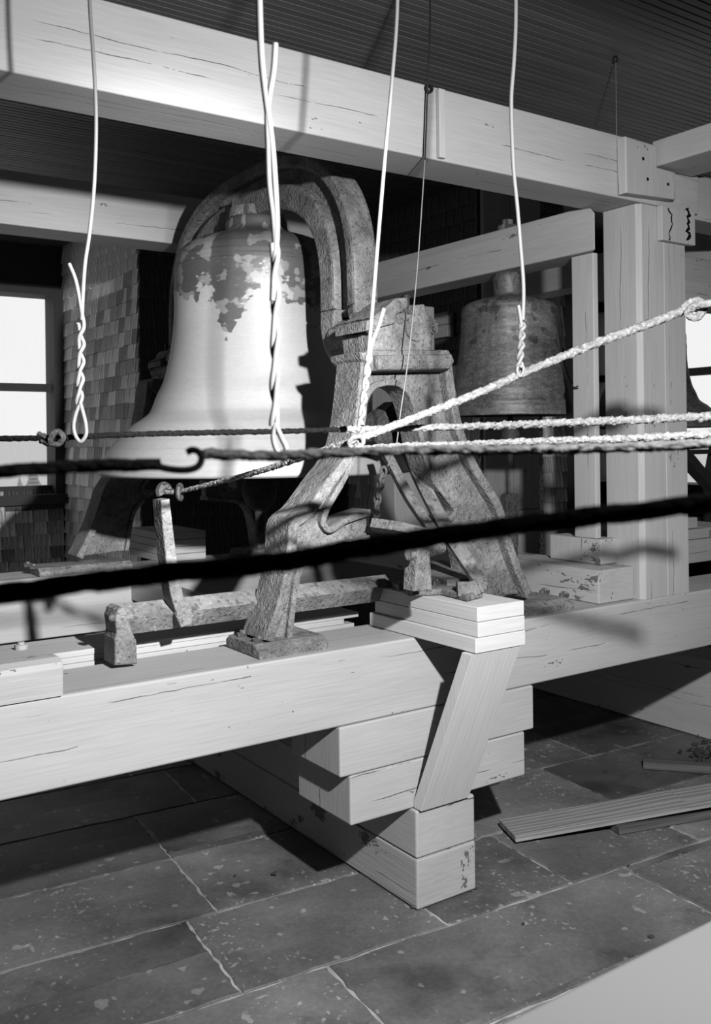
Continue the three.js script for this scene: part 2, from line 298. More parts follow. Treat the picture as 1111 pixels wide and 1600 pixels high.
  block(w1, 'window_sill', -1.45, 2.46, SILL - 0.1, SILL - 0.02, WB - 0.25, WB + 0.12, sash);
  block(w1, 'sash_rail', -1.3, 2.36, 1.96, 2.025, ...fz, sash);
  block(w1, 'sash_rail', -1.3, 2.36, SILL - 0.02, SILL + 0.05, ...fz, sash);
  block(w1, 'sash_stile', 0.5, 0.56, SILL, HEAD - 0.06, ...fz, sash);
  for (const [a, b] of [[-1.3, 0.5], [0.56, 2.36]]) for (const [c, d] of [[SILL + 0.05, 1.96], [2.025, HEAD - 0.06]]) { const g = new THREE.Mesh(new THREE.PlaneGeometry(b - a, d - c).translate((a + b) / 2, (c + d) / 2, WB - 0.08), glass); g.name = 'pane'; w1.add(g); }
  const w2 = struct('window_2'), fx = [XR + 0.05, XR + 0.13];
  block(w2, 'window_frame', XR - 0.02, XR + 0.2, 1.1, 2.6, -5.62, -5.57, sash);
  block(w2, 'window_frame', XR - 0.02, XR + 0.2, 1.1, 2.6, -3.66, -3.6, sash);
  block(w2, 'window_sill', XR - 0.1, XR + 0.25, 1.08, 1.13, -5.62, -3.6, sash);
  block(w2, 'sash_rail', ...fx, 1.995, 2.055, -5.57, -3.66, sash);
  for (const [c, d] of [[1.13, 1.995], [2.055, 2.6]]) { const g = new THREE.Mesh(new THREE.PlaneGeometry(1.91, d - c).rotateY(-Math.PI / 2).translate(XR + 0.09, (c + d) / 2, -4.615), glass); g.name = 'pane'; w2.add(g); }
}

/* =================== OUTSIDE: hazy hill with conifers =================== */
{
  const g = new THREE.PlaneGeometry(900, 500, 90, 50); g.rotateX(-Math.PI / 2); g.translate(100, 0, -330);
  const p = g.attributes.position; for (let i = 0; i < p.count; i++) { const d = -p.getZ(i); p.setY(i, -16 + 18.5 * smooth(70, 420, d) + 9 * fbm(p.getX(i) / 70, d / 70, 91, 3) - 4); }
  g.computeVertexNormals();
  const hill = new THREE.Mesh(g, std({ color: 0xc9c9c9, roughness: 1 })); hill.name = 'hillside'; hill.userData.kind = 'structure'; scene.add(shade(hill));
  const treeMat = std({ color: 0x9d9d9d, roughness: 1 });
  const trees = [[52, 720, 757, 150, 'taller hazy conifer on the hillside beyond the left window'], [31, 742, 768, 130, 'small hazy conifer at the foot of the hill beyond the left window']];
  for (const [px, top, bot, t, label] of trees) {
    const a = at(px, bot, t), b = at(px, top, t), h = b.y - a.y + 3, root = thing('conifer', label, 'tree', V(a.x, b.y - h, a.z)), R = rng(px), L = [];
    for (let k = 0; k < 9; k++) { const u = k / 9, r = h * 0.3 * (1 - u) * (0.85 + R() * 0.3) + 0.15; const c = new THREE.ConeGeometry(r, h * 0.22, 9, 1); const q = c.attributes.position; for (let i = 0; i < q.count; i++) { q.setX(i, q.getX(i) * (0.8 + R() * 0.4)); q.setZ(i, q.getZ(i) * (0.8 + R() * 0.4)); } c.translate(0, h * (0.18 + u * 0.78), 0); L.push(c); }
    const f = new THREE.Mesh(merge(L), treeMat); f.geometry.computeVertexNormals(); f.name = 'foliage'; root.add(shade(f));
    const tr = new THREE.Mesh(new THREE.CylinderGeometry(h * 0.02, h * 0.03, h * 0.3, 7).translate(0, h * 0.14, 0), treeMat); tr.name = 'trunk'; root.add(shade(tr));
  }
}

/* =================== THE TIMBER FRAME =================== */
const ZF = -2.37, AT = 0.867, AB = 0.632;                          // front plane, top and underside of the lower front beam
single('timber_beam', 'long white painted lower front beam that carries the near feet of the big bell stand', 'beam', bar(-1.2, 6.2, AB, AT, -2.645, ZF, 0, 0.008), wood[0]);
single('timber_beam', 'white lower rear beam behind the big bell, under the far stand feet', 'beam', bar(-1.2, 6.2, 0.605, 0.89, -4.66, -4.38, 0), wood[1]);
single('timber_beam', 'long white upper front beam with a hairline crack under the beaded ceiling', 'beam', bar(-1.2, 3.36, 2.423, 2.663, -2.57, ZF, 0), wood[1]);
single('timber_beam', 'white upper rear beam behind the crown of the big bell', 'beam', bar(-1.2, 3.15, 2.508, 2.756, -4.6, -4.38, 0), wood[2]);
single('timber_beam', 'blurred pale beam in the lower right foreground corner', 'beam', bar(-1.2, 4.2, 0.62, 0.865, -0.757, -0.45, 0, 0.012), woodNear);
single('timber_beam', 'upper near beam overhead behind the camera', 'beam', bar(-1.2, 4.2, 2.42, 2.66, -0.92, -0.62, 0), woodOver);
single('timber_beam', 'grey painted beam above the medium bell, running away from the tall post', 'beam', slabWood(), woodGrey);
function slabWood() {                                               // near end cut on the slant, its lower corner eased
  const g = slabX([[-4.62, 2.255], [-2.487, 2.245], [-2.487, 2.39], [-2.51, 2.415], [-2.62, 2.425], [-4.62, 2.445]], 2.86, 3.02, 0.006), p = g.attributes.position;
  for (let i = 0; i < p.count; i++) if (p.getZ(i) > -2.65) p.setZ(i, p.getZ(i) - (p.getX(i) - 2.86) * 1.5);
  g.computeVertexNormals(); return boxUV(g, 2, 2, 0.5, 0.3);
}
single('timber_beam', 'pale upper cross beam at the right edge, coming forward from the gusset corner', 'beam', bar(3.05, 3.3, 2.565, 2.668, -2.36, -0.95, 2), woodGrey);
single('timber_beam', 'grey stub of upper beam to the right of the tall post', 'beam', bar(3.365, 6.2, 2.41, 2.60, -2.56, -2.4, 0), woodGrey);
single('timber_beam', 'dark lower tie beam behind the tall post at the right edge', 'beam', bar(3.38, 6.2, 2.14, 2.36, -2.95, -2.75, 0), woodGrey);
// corner gusset: L-shaped board with bolts
{
  const g = thing('corner_gusset', 'L-shaped bolted gusset board on the beam corner above the tall post', 'gusset', V(2.98, 2.43, -2.35));
  part('gusset_board', boxUV(slab([[2.85, 2.43], [3.15, 2.445], [3.15, 2.553], [3.035, 2.556], [3.035, 2.64], [2.85, 2.645]], -2.369, -2.325, 0.005), 1, 2, 0.5, 0.4), woodGrey, g);
  for (const [x, y] of [[1005, 248], [1012, 280], [1044, 288]]) part('bolt_head', new THREE.SphereGeometry(0.007, 10, 6).scale(1, 1, 0.5).translate(...onZ(x, y, -2.325).toArray()), black, g);
}
// tall post: two planks and a cracked repair block
{
  const g = thing('timber_post', 'tall grey painted post of two planks with chamfered corner and cracked patch', 'post', V(3.12, AT, -2.46));
  const ch = (x0, x1, cham) => { const s = slab([[x0, 2.372], [x0, 2.548], [x1, 2.548], [x1, 2.372], [x0 + cham, 2.372], [x0, 2.372 + cham]].filter((_, i) => i !== 0), AT, 2.423, 0.002); s.rotateX(Math.PI / 2); s.scale(1, -1, -1); return s; };
  const fix = (x0, x1, c) => { const pts = [[x0, -2.548], [x1, -2.548], [x1, -2.372], [x0 + c, -2.372], [x0, -2.372 - c]]; const e = new THREE.ExtrudeGeometry(shapeOf(pts.map(([x, z]) => [x, -z]).reverse()), { depth: 2.42 - AT, bevelEnabled: false }); e.rotateX(-Math.PI / 2); e.translate(0, AT, 0); return boxUV(e, 1, 2, 0.5, x0); };
  part('plank', fix(2.98, 3.1285, 0.018), woodGrey, g); part('plank', fix(3.1305, 3.265, 0.003), woodGrey, g);
  const rb = part('repair_block', bar(3.088, 3.30, 2.282, 2.42, -2.371, -2.345, 1, 0.003), woodGrey, g, 'patch board with two ragged vertical cracks');
  for (const [x, w, s] of [[1047, 0.006, 3], [1075, 0.016, 4]]) { const L = []; for (let k = 0; k <= 14; k++) { const y = 325 + k * 3.6, q = onZ(x + (noise(k * 0.7, s, 5) - 0.5) * 7, y, -2.3455); L.push([q.x, q.y]); } part('crack', slab(ribbonPts(L, (u) => w * (0.3 + noise(u * 9, s, 8))), -2.3465, -2.3438, 0), black, rb); }
}
// far post under the rear upper beam, small post and its blocks
single('timber_post', 'pale rear post seen through the opening of the big bell stand', 'post', bar(2.99, 3.28, 0.89, 2.24, -4.2, -4.0, 1), wood[1]);
single('timber_post', 'slender grey post under the near end of the medium bell beam', 'post', bar(2.886, 2.915, 1.1, 2.243, -2.637, -2.523, 1, 0.004), woodGrey);
single('timber_block', 'short square block under the slender post, with knots on its end', 'block', bar(2.885, 2.99, 0.998, 1.099, -2.776, -2.5, 0), woodWorn);
single('timber_sleeper', 'grey sleeper with split peeling end, lying across the front beam beside the post', 'timber', bar(2.76, 2.965, AT + 0.001, 0.997, -4.37, -2.405, 2), woodWorn);
single('timber_beam', 'pale grooved timber behind the tall post at the right edge', 'beam', bar(3.35, 5.4, AT + 0.002, 0.985, -3.15, -2.9, 0), wood[2]);
single('timber_block', 'larger lower block of the pair beyond the tall post', 'block', bar(3.8, 4.17, 0.987, 1.038, -3.1, -2.9, 0), woodGrey);
single('timber_block', 'smaller upper block of the pair beyond the tall post', 'block', bar(3.75, 4.1, 1.04, 1.095, -3.08, -2.92, 0), woodGrey);
// batten on the upper beam where the cable passes
single('batten', 'narrow upright batten nailed to the upper front beam beside the cable notch', 'batten', bar(onZ(681, 180, ZF).x, onZ(691, 180, ZF).x, 2.428, 2.655, -2.3695, -2.352, 1, 0.003), woodGrey);
for (const i of [0, 1]) single('cleat', (i ? 'upper' : 'lower') + ' pale cleat board on the shingled pier left of the medium bell', 'board', bar(4.03, 4.085, 2.195 + i * 0.085, 2.277 + i * 0.085, -5.0, -4.78, 2, 0.004), woodGrey);
// sills and bolsters
single('sill_timber', 'lower sill timber on the stone floor, with paint peeling from its end', 'timber', bar(1.822, 2.072, 0.003, 0.165, -4.75, -2.345, 2, 0.008), woodWorn);
single('sill_timber', 'upper sill timber laid on the peeling lower one, clean end face', 'timber', bar(1.822, 2.07, 0.167, 0.32, -4.75, -2.345, 2, 0.008), wood[2]);
single('bolster', 'lower stepped bolster block on the sill under the front beam', 'block', bar(1.586, 2.327, 0.322, 0.475, -2.68, -2.368, 0, 0.007), wood[0]);
single('bolster', 'upper longer bolster block directly under the front beam', 'block', bar(1.549, 2.371, 0.477, 0.631, -2.66, -2.367, 0, 0.007), wood[2]);
single('sill_timber', 'low sill timber on the floor at the far right, half in shadow', 'timber', bar(4.03, 4.28, 0.003, 0.4, -4.75, -2.36, 2, 0.008), woodGrey);
// raking brace and shims
single('brace', 'slanted fresh wood brace plank propping up the overhanging shim boards', 'brace', boxUV(slabX([[-2.366, 0.323], [-2.33, 0.323], [-2.075, 0.866], [-2.122, 0.866], [-2.366, 0.345]], 1.829, 2.03, 0.002), 1, 1, 0.6, 0.2), woodFresh);
const shimLabels = ['lowest shim board, overhanging the front beam on top of the brace', 'middle shim board of the stack of three', 'topmost shim board under the hammer base plate'];
shimLabels.forEach((l, i) => single('shim_board', l, 'board', bar(1.852 - (i ? 0 : 0.012), 2.044, 0.8685 + i * 0.0455, 0.8685 + i * 0.0455 + 0.0445, i ? -2.60 : -2.615, -2.072 - i * 0.002, 2, 0.003), woodFresh));
// plank fixed on the beam at left, with a nut on it
{
  const g = thing('cap_block', 'rounded worn block on the front beam at the left edge, with a nut on top', 'block', V(0.2, AT, -2.5));
  part('block_body', boxUV(slabX([[-2.6, AT + 0.001], [-2.362, AT + 0.001], [-2.358, 0.94], [-2.365, 0.953], [-2.39, 0.962], [-2.6, 0.955]], -1.1, 0.715, 0.006), 0, 2, 0.5, 0.6), woodWorn, g);
  const q = onY(33, 1014, 0.957); part('nut', bolt(V(q.x, 0.957, q.z), 0.018, 0.012), wood[0], g);
}
// boards between the beams under the big bell
for (let i = 0; i < 3; i++) single('plank', ['lowest', 'middle', 'top'][i] + ' thin white board of the stack in the gap behind the front beam', 'board', bar(0.2, [1.84, 1.80, 1.86][i], 0.8445 + i * 0.0185, 0.8625 + i * 0.0185, -2.92, -2.712 + [0.004, 0, 0.002][i], 0, 0.002), wood[i]);
for (const x of [0.45, 1.66]) single('ledger', x < 1 ? 'cross ledger under the far left of the thin board stack' : 'cross ledger under the right end of the thin board stack', 'timber', bar(x, x + 0.09, 0.74, 0.843, -4.379, -2.646, 2, 0.004), woodGrey);
// small stack of boards behind the rear stand
for (let i = 0; i < 4; i++) single('stacked_board', ['bottom', 'second', 'third', 'top'][i] + ' white board of the stack on the rear beam behind the lever', 'board', bar(1.87, 2.118, 0.892 + i * 0.038, 0.928 + i * 0.038, -4.95, -4.5, 2, 0.003), wood[i % 3]);

/* =================== BELLS =================== */
function bellTex(seed, light) {
  return tex(1024, 1024, (u, v) => {                                  // u around, v from lip (0) to top (1)
    const band = (c, w) => 1 - smooth(0, w, Math.abs(v - c));
    let c, n = fbm(u * 14, v * 9, seed, 5, 14), f = fbm(u * 60, v * 60, seed + 3, 3, 60), run = noise(u * 90, v * 2.5, seed + 5, 90), fine = noise(u * 30, v * 260, seed + 6, 30);
    if (light) {
      const low = 0.70 - 0.19 * Math.exp(-(((u - 0.522) / 0.026) ** 2)) - 0.13 * smooth(0.60, 0.645, u) + (n - 0.5) * 0.26 + (fbm(u * 40, v * 24, seed + 4, 4, 40) - 0.5) * 0.14 + (f - 0.5) * 0.15 + (noise(u * 180, v * 120, seed + 31, 180) - 0.5) * 0.05;
      const patch = smooth(-0.012, 0.012, v - low);
      const film = smooth(0.49, 0.56, fbm(u * 26, v * 20, seed + 11, 6, 26) + (run - 0.5) * 0.22 + (f - 0.5) * 0.14 + 0.14 * Math.exp(-(((u - 0.585) / 0.03) ** 2)) * (1 - smooth(0.74, 0.8, v)) - 0.12 * Math.exp(-(((u - 0.525) / 0.03) ** 2)) - 0.10 * smooth(0.74, 0.82, v));
      c = 0.542 + (fine - 0.5) * 0.012 + (noise(u * 260, v * 180, seed + 21, 260) - 0.5) * 0.02 + (fbm(u * 5, v * 5, seed + 8, 3, 5) - 0.5) * 0.06;
      c -= patch * (0.28 - 0.17 * film * (0.75 + 0.25 * smooth(0.3, 0.7, run)));
      const drip = noise(u * 55, v * 5, seed + 13, 55); if (drip > 0.965 && v < 0.6) c -= 0.2;
    } else {
      c = 0.33 + (n - 0.5) * 0.16 + (run - 0.5) * 0.04 + (fine - 0.5) * 0.05 + (f - 0.5) * 0.14 + (noise(u * 340, v * 190, seed + 21, 340) - 0.5) * 0.12;
      if (hash(Math.floor(u * 500), Math.floor(v * 260), seed) > 0.9985) c += 0.3;
      c -= 0.12 * smooth(0.58, 0.72, fbm(u * 30, v * 14, seed + 15, 5, 30)) * smooth(0.3, 0.5, v);
    }
    for (const b of [0.78, 0.815, 0.845]) c -= 0.05 * band(b, 0.003);
    for (const b of [0.06, 0.10, 0.13]) c -= 0.03 * band(b, 0.0025);
    return c;
  });
}
const bellLight = std({ map: bellTex(101, true), roughness: 0.52, metalness: 0.1 });
const bellDark = std({ map: bellTex(151, false), roughness: 0.55, metalness: 0.25 });
// outline of the big bell: height above the lip and radius, in metres
const PROFILE = [[0.0, 0.648], [0.008, 0.658], [0.03, 0.655], [0.085, 0.632], [0.148, 0.585], [0.196, 0.535], [0.245, 0.468], [0.262, 0.452], [0.33, 0.424], [0.385, 0.398], [0.466, 0.376], [0.547, 0.361], [0.656, 0.350], [0.79, 0.347], [0.865, 0.344], [0.90, 0.339], [0.928, 0.326], [0.952, 0.302], [0.972, 0.266], [0.988, 0.222], [1.004, 0.172], [1.026, 0.136], [1.075, 0.122], [1.08, 0.0]];
function bellGeo(k, y0, prof = PROFILE) {
  const c = new THREE.CatmullRomCurve3(prof.map(([h, r]) => V(r, h, 0)), false, 'centripetal'), out = c.getPoints(110);
  for (const q of out) for (const b of [0.755, 0.842, 0.862, 0.06, 0.10, 0.21]) q.x += 0.004 * Math.exp(-(((q.y - b) / 0.006) ** 2));
  const inner = out.filter((q) => q.y < 0.98 && q.x > 0.2).reverse().map((q) => V(q.x - 0.04 - 0.02 * Math.exp(-q.y * 6), Math.max(0.004, q.y - 0.0), 0));
  const pts = [V(0.001, 0.95, 0), ...inner, ...out].map((q) => new THREE.Vector2(Math.max(0.0005, q.x) * k, q.y * k + y0));
  const g = new THREE.LatheGeometry(pts, 128), p = g.attributes.position, uv = g.attributes.uv;
  for (let i = 0; i < p.count; i++) uv.setY(i, (p.getY(i) - y0) / k / 1.1);
  return g;
}
const BX = 1.90, BZ = -3.5, BY = 1.372;                               // big bell: axis and lip height
{
  const g = thing('church_bell', 'large bell with white-streaked patina hanging from a curved iron yoke', 'bell', V(BX, BY, BZ));
  const body = part('body', bellGeo(1, BY).rotateY(2.2).translate(BX, 0, BZ), bellLight, g);
  // yoke: I-section arch in the YZ plane
  const arch = (hw, top, low, n = 40) => { const P = []; for (let i = 0; i <= n; i++) { const a = i / n * Math.PI, c = Math.cos(a), s = Math.sin(a), e = 0.72; P.push([BZ + hw * Math.sign(c) * Math.abs(c) ** e, 2.02 + (top - 2.02) * s ** e]); } return [[BZ + hw, low], ...P, [BZ - hw, low]]; };
  const inner = arch(0.637, 2.495, 1.98), outer = arch(0.79, 2.625, 1.98), mid = arch(0.715, 2.56, 1.95);
  const band = (path, w, x0, x1, b = 0.012) => slabX(ribbonPts(path, w), x0, x1, b);
  const foot = (s) => [[BZ + s * 0.637, 1.98], [BZ + s * 0.637, 1.92], [BZ + s * 0.66, 1.86], [BZ + s * 0.72, 1.815], [BZ + s * 0.76, 1.84]];
  const footOut = (s) => [[BZ + s * 0.79, 1.98], [BZ + s * 0.80, 1.94], [BZ + s * 0.84, 1.905]];
  part('yoke', merge([band(inner, 0.10, BX - 0.06, BX + 0.045), band(outer, 0.055, BX - 0.06, BX + 0.045), band(mid, 0.12, BX - 0.022, BX + 0.012),
    ...[1, -1].flatMap((s) => [band(smoothPath(foot(s)), 0.10, BX - 0.06, BX + 0.045), band(smoothPath(footOut(s)), 0.055, BX - 0.06, BX + 0.045)]),
    ...[1, -1].map((s) => rod(V(BX, 1.87, BZ + s * 0.66), V(BX, 1.87, BZ + s * 0.8), 0.075, 24)).map((q) => metreUV(q)),
  ]), iron, g, 'rusty cast iron arch with a grooved I-section');
  for (const s of [1, -1]) part('gudgeon', metreUV(rod(V(BX, 1.87, BZ + s * 0.76), V(BX, 1.87, BZ + s * 1.09), 0.042, 24)), iron, g);
  part('crown', metreUV(merge([new THREE.CylinderGeometry(0.115, 0.125, 0.055, 40).translate(BX, 2.462, BZ), new THREE.CylinderGeometry(0.05, 0.055, 0.05, 6).translate(BX, 2.5, BZ), ...[0, 1, 2, 3].map((k) => new THREE.CylinderGeometry(0.02, 0.022, 0.06, 6).translate(BX + 0.085 * Math.cos(k * 1.57 + 0.5), 2.5, BZ + 0.085 * Math.sin(k * 1.57 + 0.5)))])), iron, g);
  part('clapper', merge([rod(V(BX, 2.3, BZ), V(BX, 1.3, BZ), 0.018), new THREE.SphereGeometry(0.075, 20, 14).scale(1, 1.25, 1).translate(BX, 1.30, BZ), rod(V(BX, 1.25, BZ), V(BX, 1.12, BZ), 0.025, 12, 0.018)]), ironDark, g);
}
// medium bell, hung from the grey beam
{
  const a = at(797, 650, 4.16), k = 0.274 / 0.655, y0 = 1.606, x = 2.95, z = onX(797, 650, 2.95).z;
  const prof = [[0.0, 0.655], [0.01, 0.662], [0.07, 0.655], [0.138, 0.642], [0.22, 0.622], [0.29, 0.612], [0.38, 0.592], [0.484, 0.575], [0.656, 0.545], [0.83, 0.522], [1.04, 0.51], [1.13, 0.507], [1.165, 0.50], [1.20, 0.465], [1.235, 0.38], [1.262, 0.27], [1.285, 0.18], [1.31, 0.158], [1.53, 0.155], [1.54, 0]];
  const c = new THREE.CatmullRomCurve3(prof.map(([h, r]) => V(r, h, 0)), false, 'centripetal'), out = c.getPoints(110);
  for (const q of out) for (const b of [0.10, 0.14, 0.27, 0.97, 1.0, 1.1]) q.x += 0.006 * Math.exp(-(((q.y - b) / 0.012) ** 2));
  const pts = [V(0.001, 1.14, 0), ...out.filter((q) => q.y < 1.14).reverse().map((q) => V(q.x - 0.07, Math.max(0.01, q.y), 0)), ...out].map((q) => new THREE.Vector2(Math.max(0.0005, q.x) * k, Math.min(q.y * k, 2.2485 - y0) + y0));
  const lg = new THREE.LatheGeometry(pts, 96), p = lg.attributes.position, uv = lg.attributes.uv; for (let i = 0; i < p.count; i++) uv.setY(i, (p.getY(i) - y0) / k / 1.54);
  const g = thing('church_bell', 'medium dark speckled bell hung from the grey beam in front of the tall post', 'bell', V(x, y0, z));
  part('body', lg.rotateY(0.6).translate(x, 0, z), bellDark, g);
  part('clapper', merge([rod(V(x, 2.0, z), V(x, 1.5, z), 0.012), new THREE.SphereGeometry(0.045, 16, 12).scale(1, 1.3, 1).translate(x, 1.51, z), rod(V(x, 1.46, z), V(x, 1.38, z), 0.014, 10, 0.01)]), ironDark, g);
  part('hanger_nut', metreUV(merge([new THREE.CylinderGeometry(0.045, 0.05, 0.03, 6).translate(x, 2.45, z), new THREE.CylinderGeometry(0.025, 0.025, 0.03, 10).translate(x, 2.475, z)])), iron, g, 'rusty nut on top of the beam');
}
// third bell, beyond the tall post, with its frame
{
  const x = 4.36, z = -3.42, k = 0.6, y0 = 1.555;
  const g = thing('church_bell', 'dark bell silhouetted against the right window beyond the tall post', 'bell', V(x, y0, z));
  part('body', bellGeo(k, y0).translate(x, 0, z), bellDark, g);
  part('crown', new THREE.CylinderGeometry(0.05, 0.07, 0.22, 20).translate(x, y0 + 0.75, z), ironDark, g);
  single('timber_beam', 'dark cross timber carrying the bell beyond the tall post', 'beam', bar(x - 0.1, x + 0.1, y0 + 0.86, y0 + 1.02, -4.3, -2.6, 2), woodGrey);
  const f = thing('bell_stand', 'dark iron stand legs under the bell beyond the tall post', 'stand', V(4.9, 0.971, -3.26));
  part('leg', slab(ribbonPts([[4.42, 1.43], [4.56, 1.32], [4.80, 1.15], [5.02, 0.985]], 0.055), -3.3, -3.22, 0.004), ironBlack, f);
  part('leg', slab(ribbonPts([[4.84, 1.56], [4.78, 1.42], [4.71, 1.22], [4.88, 0.985]], 0.06), -3.31, -3.21, 0.004), ironBlack, f);
  part('foot', bar(4.84, 5.1, 0.971, 0.995, -3.34, -3.18, 0), ironBlack, f);
  part('cross_rail', bar(4.3, 5.0, 1.405, 1.43, -3.29, -3.23, 0), ironBlack, f);
  single('timber_sleeper', 'sleeper across the beams that carries the stand beyond the tall post', 'timber', bar(4.82, 5.12, 0.892, 0.97, -4.6, -3.17, 2), woodGrey);
}

/* =================== CAST IRON STANDS =================== */
const SZ = -2.50, SX = 1.90;
function makeStand() {
  const P = (l) => l.map(([x, y]) => { const q = onZ(x, y, -2.425); return [q.x, q.y]; });
  const zf = -2.425, zb = -2.575, g = thing('bell_stand', 'near cast iron A-shaped stand with arched opening, bolted to the front beam', 'stand', V(SX, AT, SZ));
  const LO = P([[573, 556], [562, 658], [549, 710], [516, 757], [482, 803], [462, 820], [457, 864], [447, 925], [421, 1003]]);
  const RO = P([[700, 556], [707, 610], [719, 670], [739, 722], [780, 791], [787, 812], [803, 869], [828, 930]]);
  const arch = P([[609, 597], [590, 604], [577, 625], [573, 658]]), archR = P([[609, 597], [628, 599], [645, 612], [656, 641]]);
  const LI = [...arch, ...P([[560, 712], [540, 755], [516, 798], [511, 818], [521, 829]])];
  const RI = [...archR, ...P([[670, 705], [686, 752], [708, 782], [718, 800], [708, 812], [696, 812]])];
  // web with the arched opening; it is broken away in the middle, so that a stub is left on each leg
  const cross = P([[545, 815], [585, 801], [585, 842], [557, 849], [492, 868], [477, 890], [468, 925], [459, 1000]]);
  const crossR = P([[690, 809], [700, 822], [714, 826], [733, 852], [748, 936]]);
  const webOut = [...LO, ...cross.slice().reverse(), P([[521, 829]])[0], ...LI.slice(0, -1).reverse(), ...archR.slice(1), ...RI.slice(4), ...crossR, ...RO.slice().reverse()];
  const web = slab(webOut, -2.525, -2.465, 0.006);
  const fl = (path, w, n, a = zb, b = zf, bev = 0.007) => slab(ribbonPts(smoothPath(path, n), w), a, b, bev);
  part('frame', merge([web, fl(LO, 0.034, 40), fl(RO, 0.034, 40), fl([...LI, ...cross.slice(0, 2)], 0.02, 70, -2.55, -2.44, 0.006), fl(RI, 0.02, 50, -2.55, -2.44, 0.006),
    fl(cross.slice(2), 0.02, 30, -2.545, -2.445, 0.006), fl(crossR.slice(2), 0.02, 20, -2.545, -2.445, 0.006)]), iron, g);
  // feet with bolts
  for (const [c, n] of [[1.425, 'foot'], [2.53, 'foot']]) {
    const s = c < 2 ? -1 : 1;
    const f = part(n, merge([slabX([[-2.62, AT], [-2.40, AT], [-2.40, AT + 0.025], [-2.43, AT + 0.04], [-2.60, AT + 0.04], [-2.62, AT + 0.025]], Math.min(c - s * (s > 0 ? 0.36 : 0.11), c + s * (s > 0 ? 0.09 : 0.13)), Math.max(c - s * (s > 0 ? 0.36 : 0.11), c + s * (s > 0 ? 0.09 : 0.13)), 0.005)]), iron, g);
    for (const z of [-2.46, -2.56]) part('bolt', metreUV(bolt(V(c + s * 0.10, AT + 0.036, z), 0.02, 0.014)), iron, f);
  }
  // cap bar and bearing
  const cap = P([[562, 560], [560, 551], [577, 547], [698, 547], [703, 556], [703, 570], [697, 580], [577, 581]]);
  part('cap', merge([slab(cap, -2.60, -2.41, 0.012), slab(P([[578, 556], [696, 554], [700, 566], [694, 578], [580, 580]]), -2.44, -2.385, 0.014)]), iron, g);
  const house = slab(P([[583, 550], [580, 520], [590, 500], [606, 506], [612, 494], [630, 488], [648, 494], [656, 506], [672, 500], [676, 520], [674, 550]]), -2.60, -2.42, 0.008);
  const b = part('bearing', merge([house, slab(P([[567, 518], [567, 502], [612, 490], [612, 506]]), -2.59, -2.40, 0.006), slab(P([[648, 492], [684, 505], [684, 517], [648, 508]]), -2.59, -2.42, 0.006)]), iron, g, 'crusted bearing housing');
  part('bearing_lid', slab(P([[574, 497], [592, 486], [614, 467], [630, 466], [632, 482], [612, 494], [585, 503]]), -2.57, -2.40, 0.007), iron, b);
  part('bearing_lid', slab(P([[645, 477], [662, 475], [670, 492], [684, 503], [668, 506], [648, 494]]), -2.57, -2.42, 0.007), iron, b);
  part('grease_cup', metreUV(rod(onZ(633, 490, -2.5), onZ(633, 462, -2.5), 0.016, 10)), ironDark, b);
  for (const x of [578, 673]) { const q = onZ(x, 515, -2.43); part('bolt', metreUV(bolt(V(q.x, q.y, -2.43), 0.018, 0.016, 'z')), iron, b); }
  return g;
}
const stand = makeStand();
const rear = stand.clone(); rear.name = numbered('bell_stand'); rear.rotation.y = Math.PI; rear.position.set(SX + 0.04, 0.89, -4.5); scene.add(rear);
rear.userData = { label: 'far cast iron stand behind the big bell, on the rear beam', category: 'stand' };

/* =================== TOLLING SHAFT AND LEVER =================== */
{
  const g = thing('rocker_shaft', 'rusty square shaft with upright curved lever and bracket on the front beam', 'lever', V(1.4, AT, -2.62));
  const z = -2.585, Q = (x, y) => { const q = onZ(x, y, z); return q; };
  const a = Q(186, 962), e = Q(604, 918); a.z = e.z = z;
  const sh = new THREE.BoxGeometry(e.x - a.x, 0.062, 0.062, 1, 1, 1); sh.rotateX(Math.PI / 4 * 0.75); sh.translate((a.x + e.x) / 2, 0.998, z);
  part('shaft', metreUV(sh), iron, g);
  const br = [[170, 1035], [170, 995], [173, 985], [170, 962], [174, 950], [182, 945], [188, 948], [191, 965], [198, 985], [204, 997], [205, 1033]].map(([x, y]) => { const q = onZ(x, y, z); return [q.x, Math.max(q.y, AT)]; });
  const bk = part('bracket', merge([slab(br, z - 0.045, z + 0.05, 0.006)]), iron, g);
  part('rivet', new THREE.SphereGeometry(0.011, 12, 8).translate(...onZ(175, 965, z + 0.05).toArray()), iron, bk);
  const lv = [[284, 962], [273, 930], [266, 892], [261, 850], [257, 812], [254, 780]].map(([x, y]) => { const q = onZ(x, y, z + 0.04); return [q.x, q.y]; });
  part('lever_arm', merge([slab(ribbonPts(smoothPath(lv, 24), (u) => 0.04 - 0.012 * u), z - 0.005, z + 0.062, 0.005), slab([[276, 938], [292, 940], [300, 962], [296, 976], [280, 980], [272, 960]].map(([x, y]) => { const q = onZ(x, y, z + 0.05); return [q.x, q.y]; }), z - 0.04, z + 0.065, 0.006)]), iron, g);
  const t = onZ(256, 768, z + 0.03), hk = onZ(281, 769, z + 0.05);
  part('eye', merge([metreUV(new THREE.TorusGeometry(0.016, 0.013, 10, 24, Math.PI * 1.25).rotateZ(-0.3).rotateY(0.35).translate(t.x, t.y, t.z)), metreUV(new THREE.TorusGeometry(0.02, 0.008, 8, 20).rotateY(0.9).translate(hk.x, hk.y, hk.z)), metreUV(rod(t, hk, 0.009))]), ironDark, g);
}

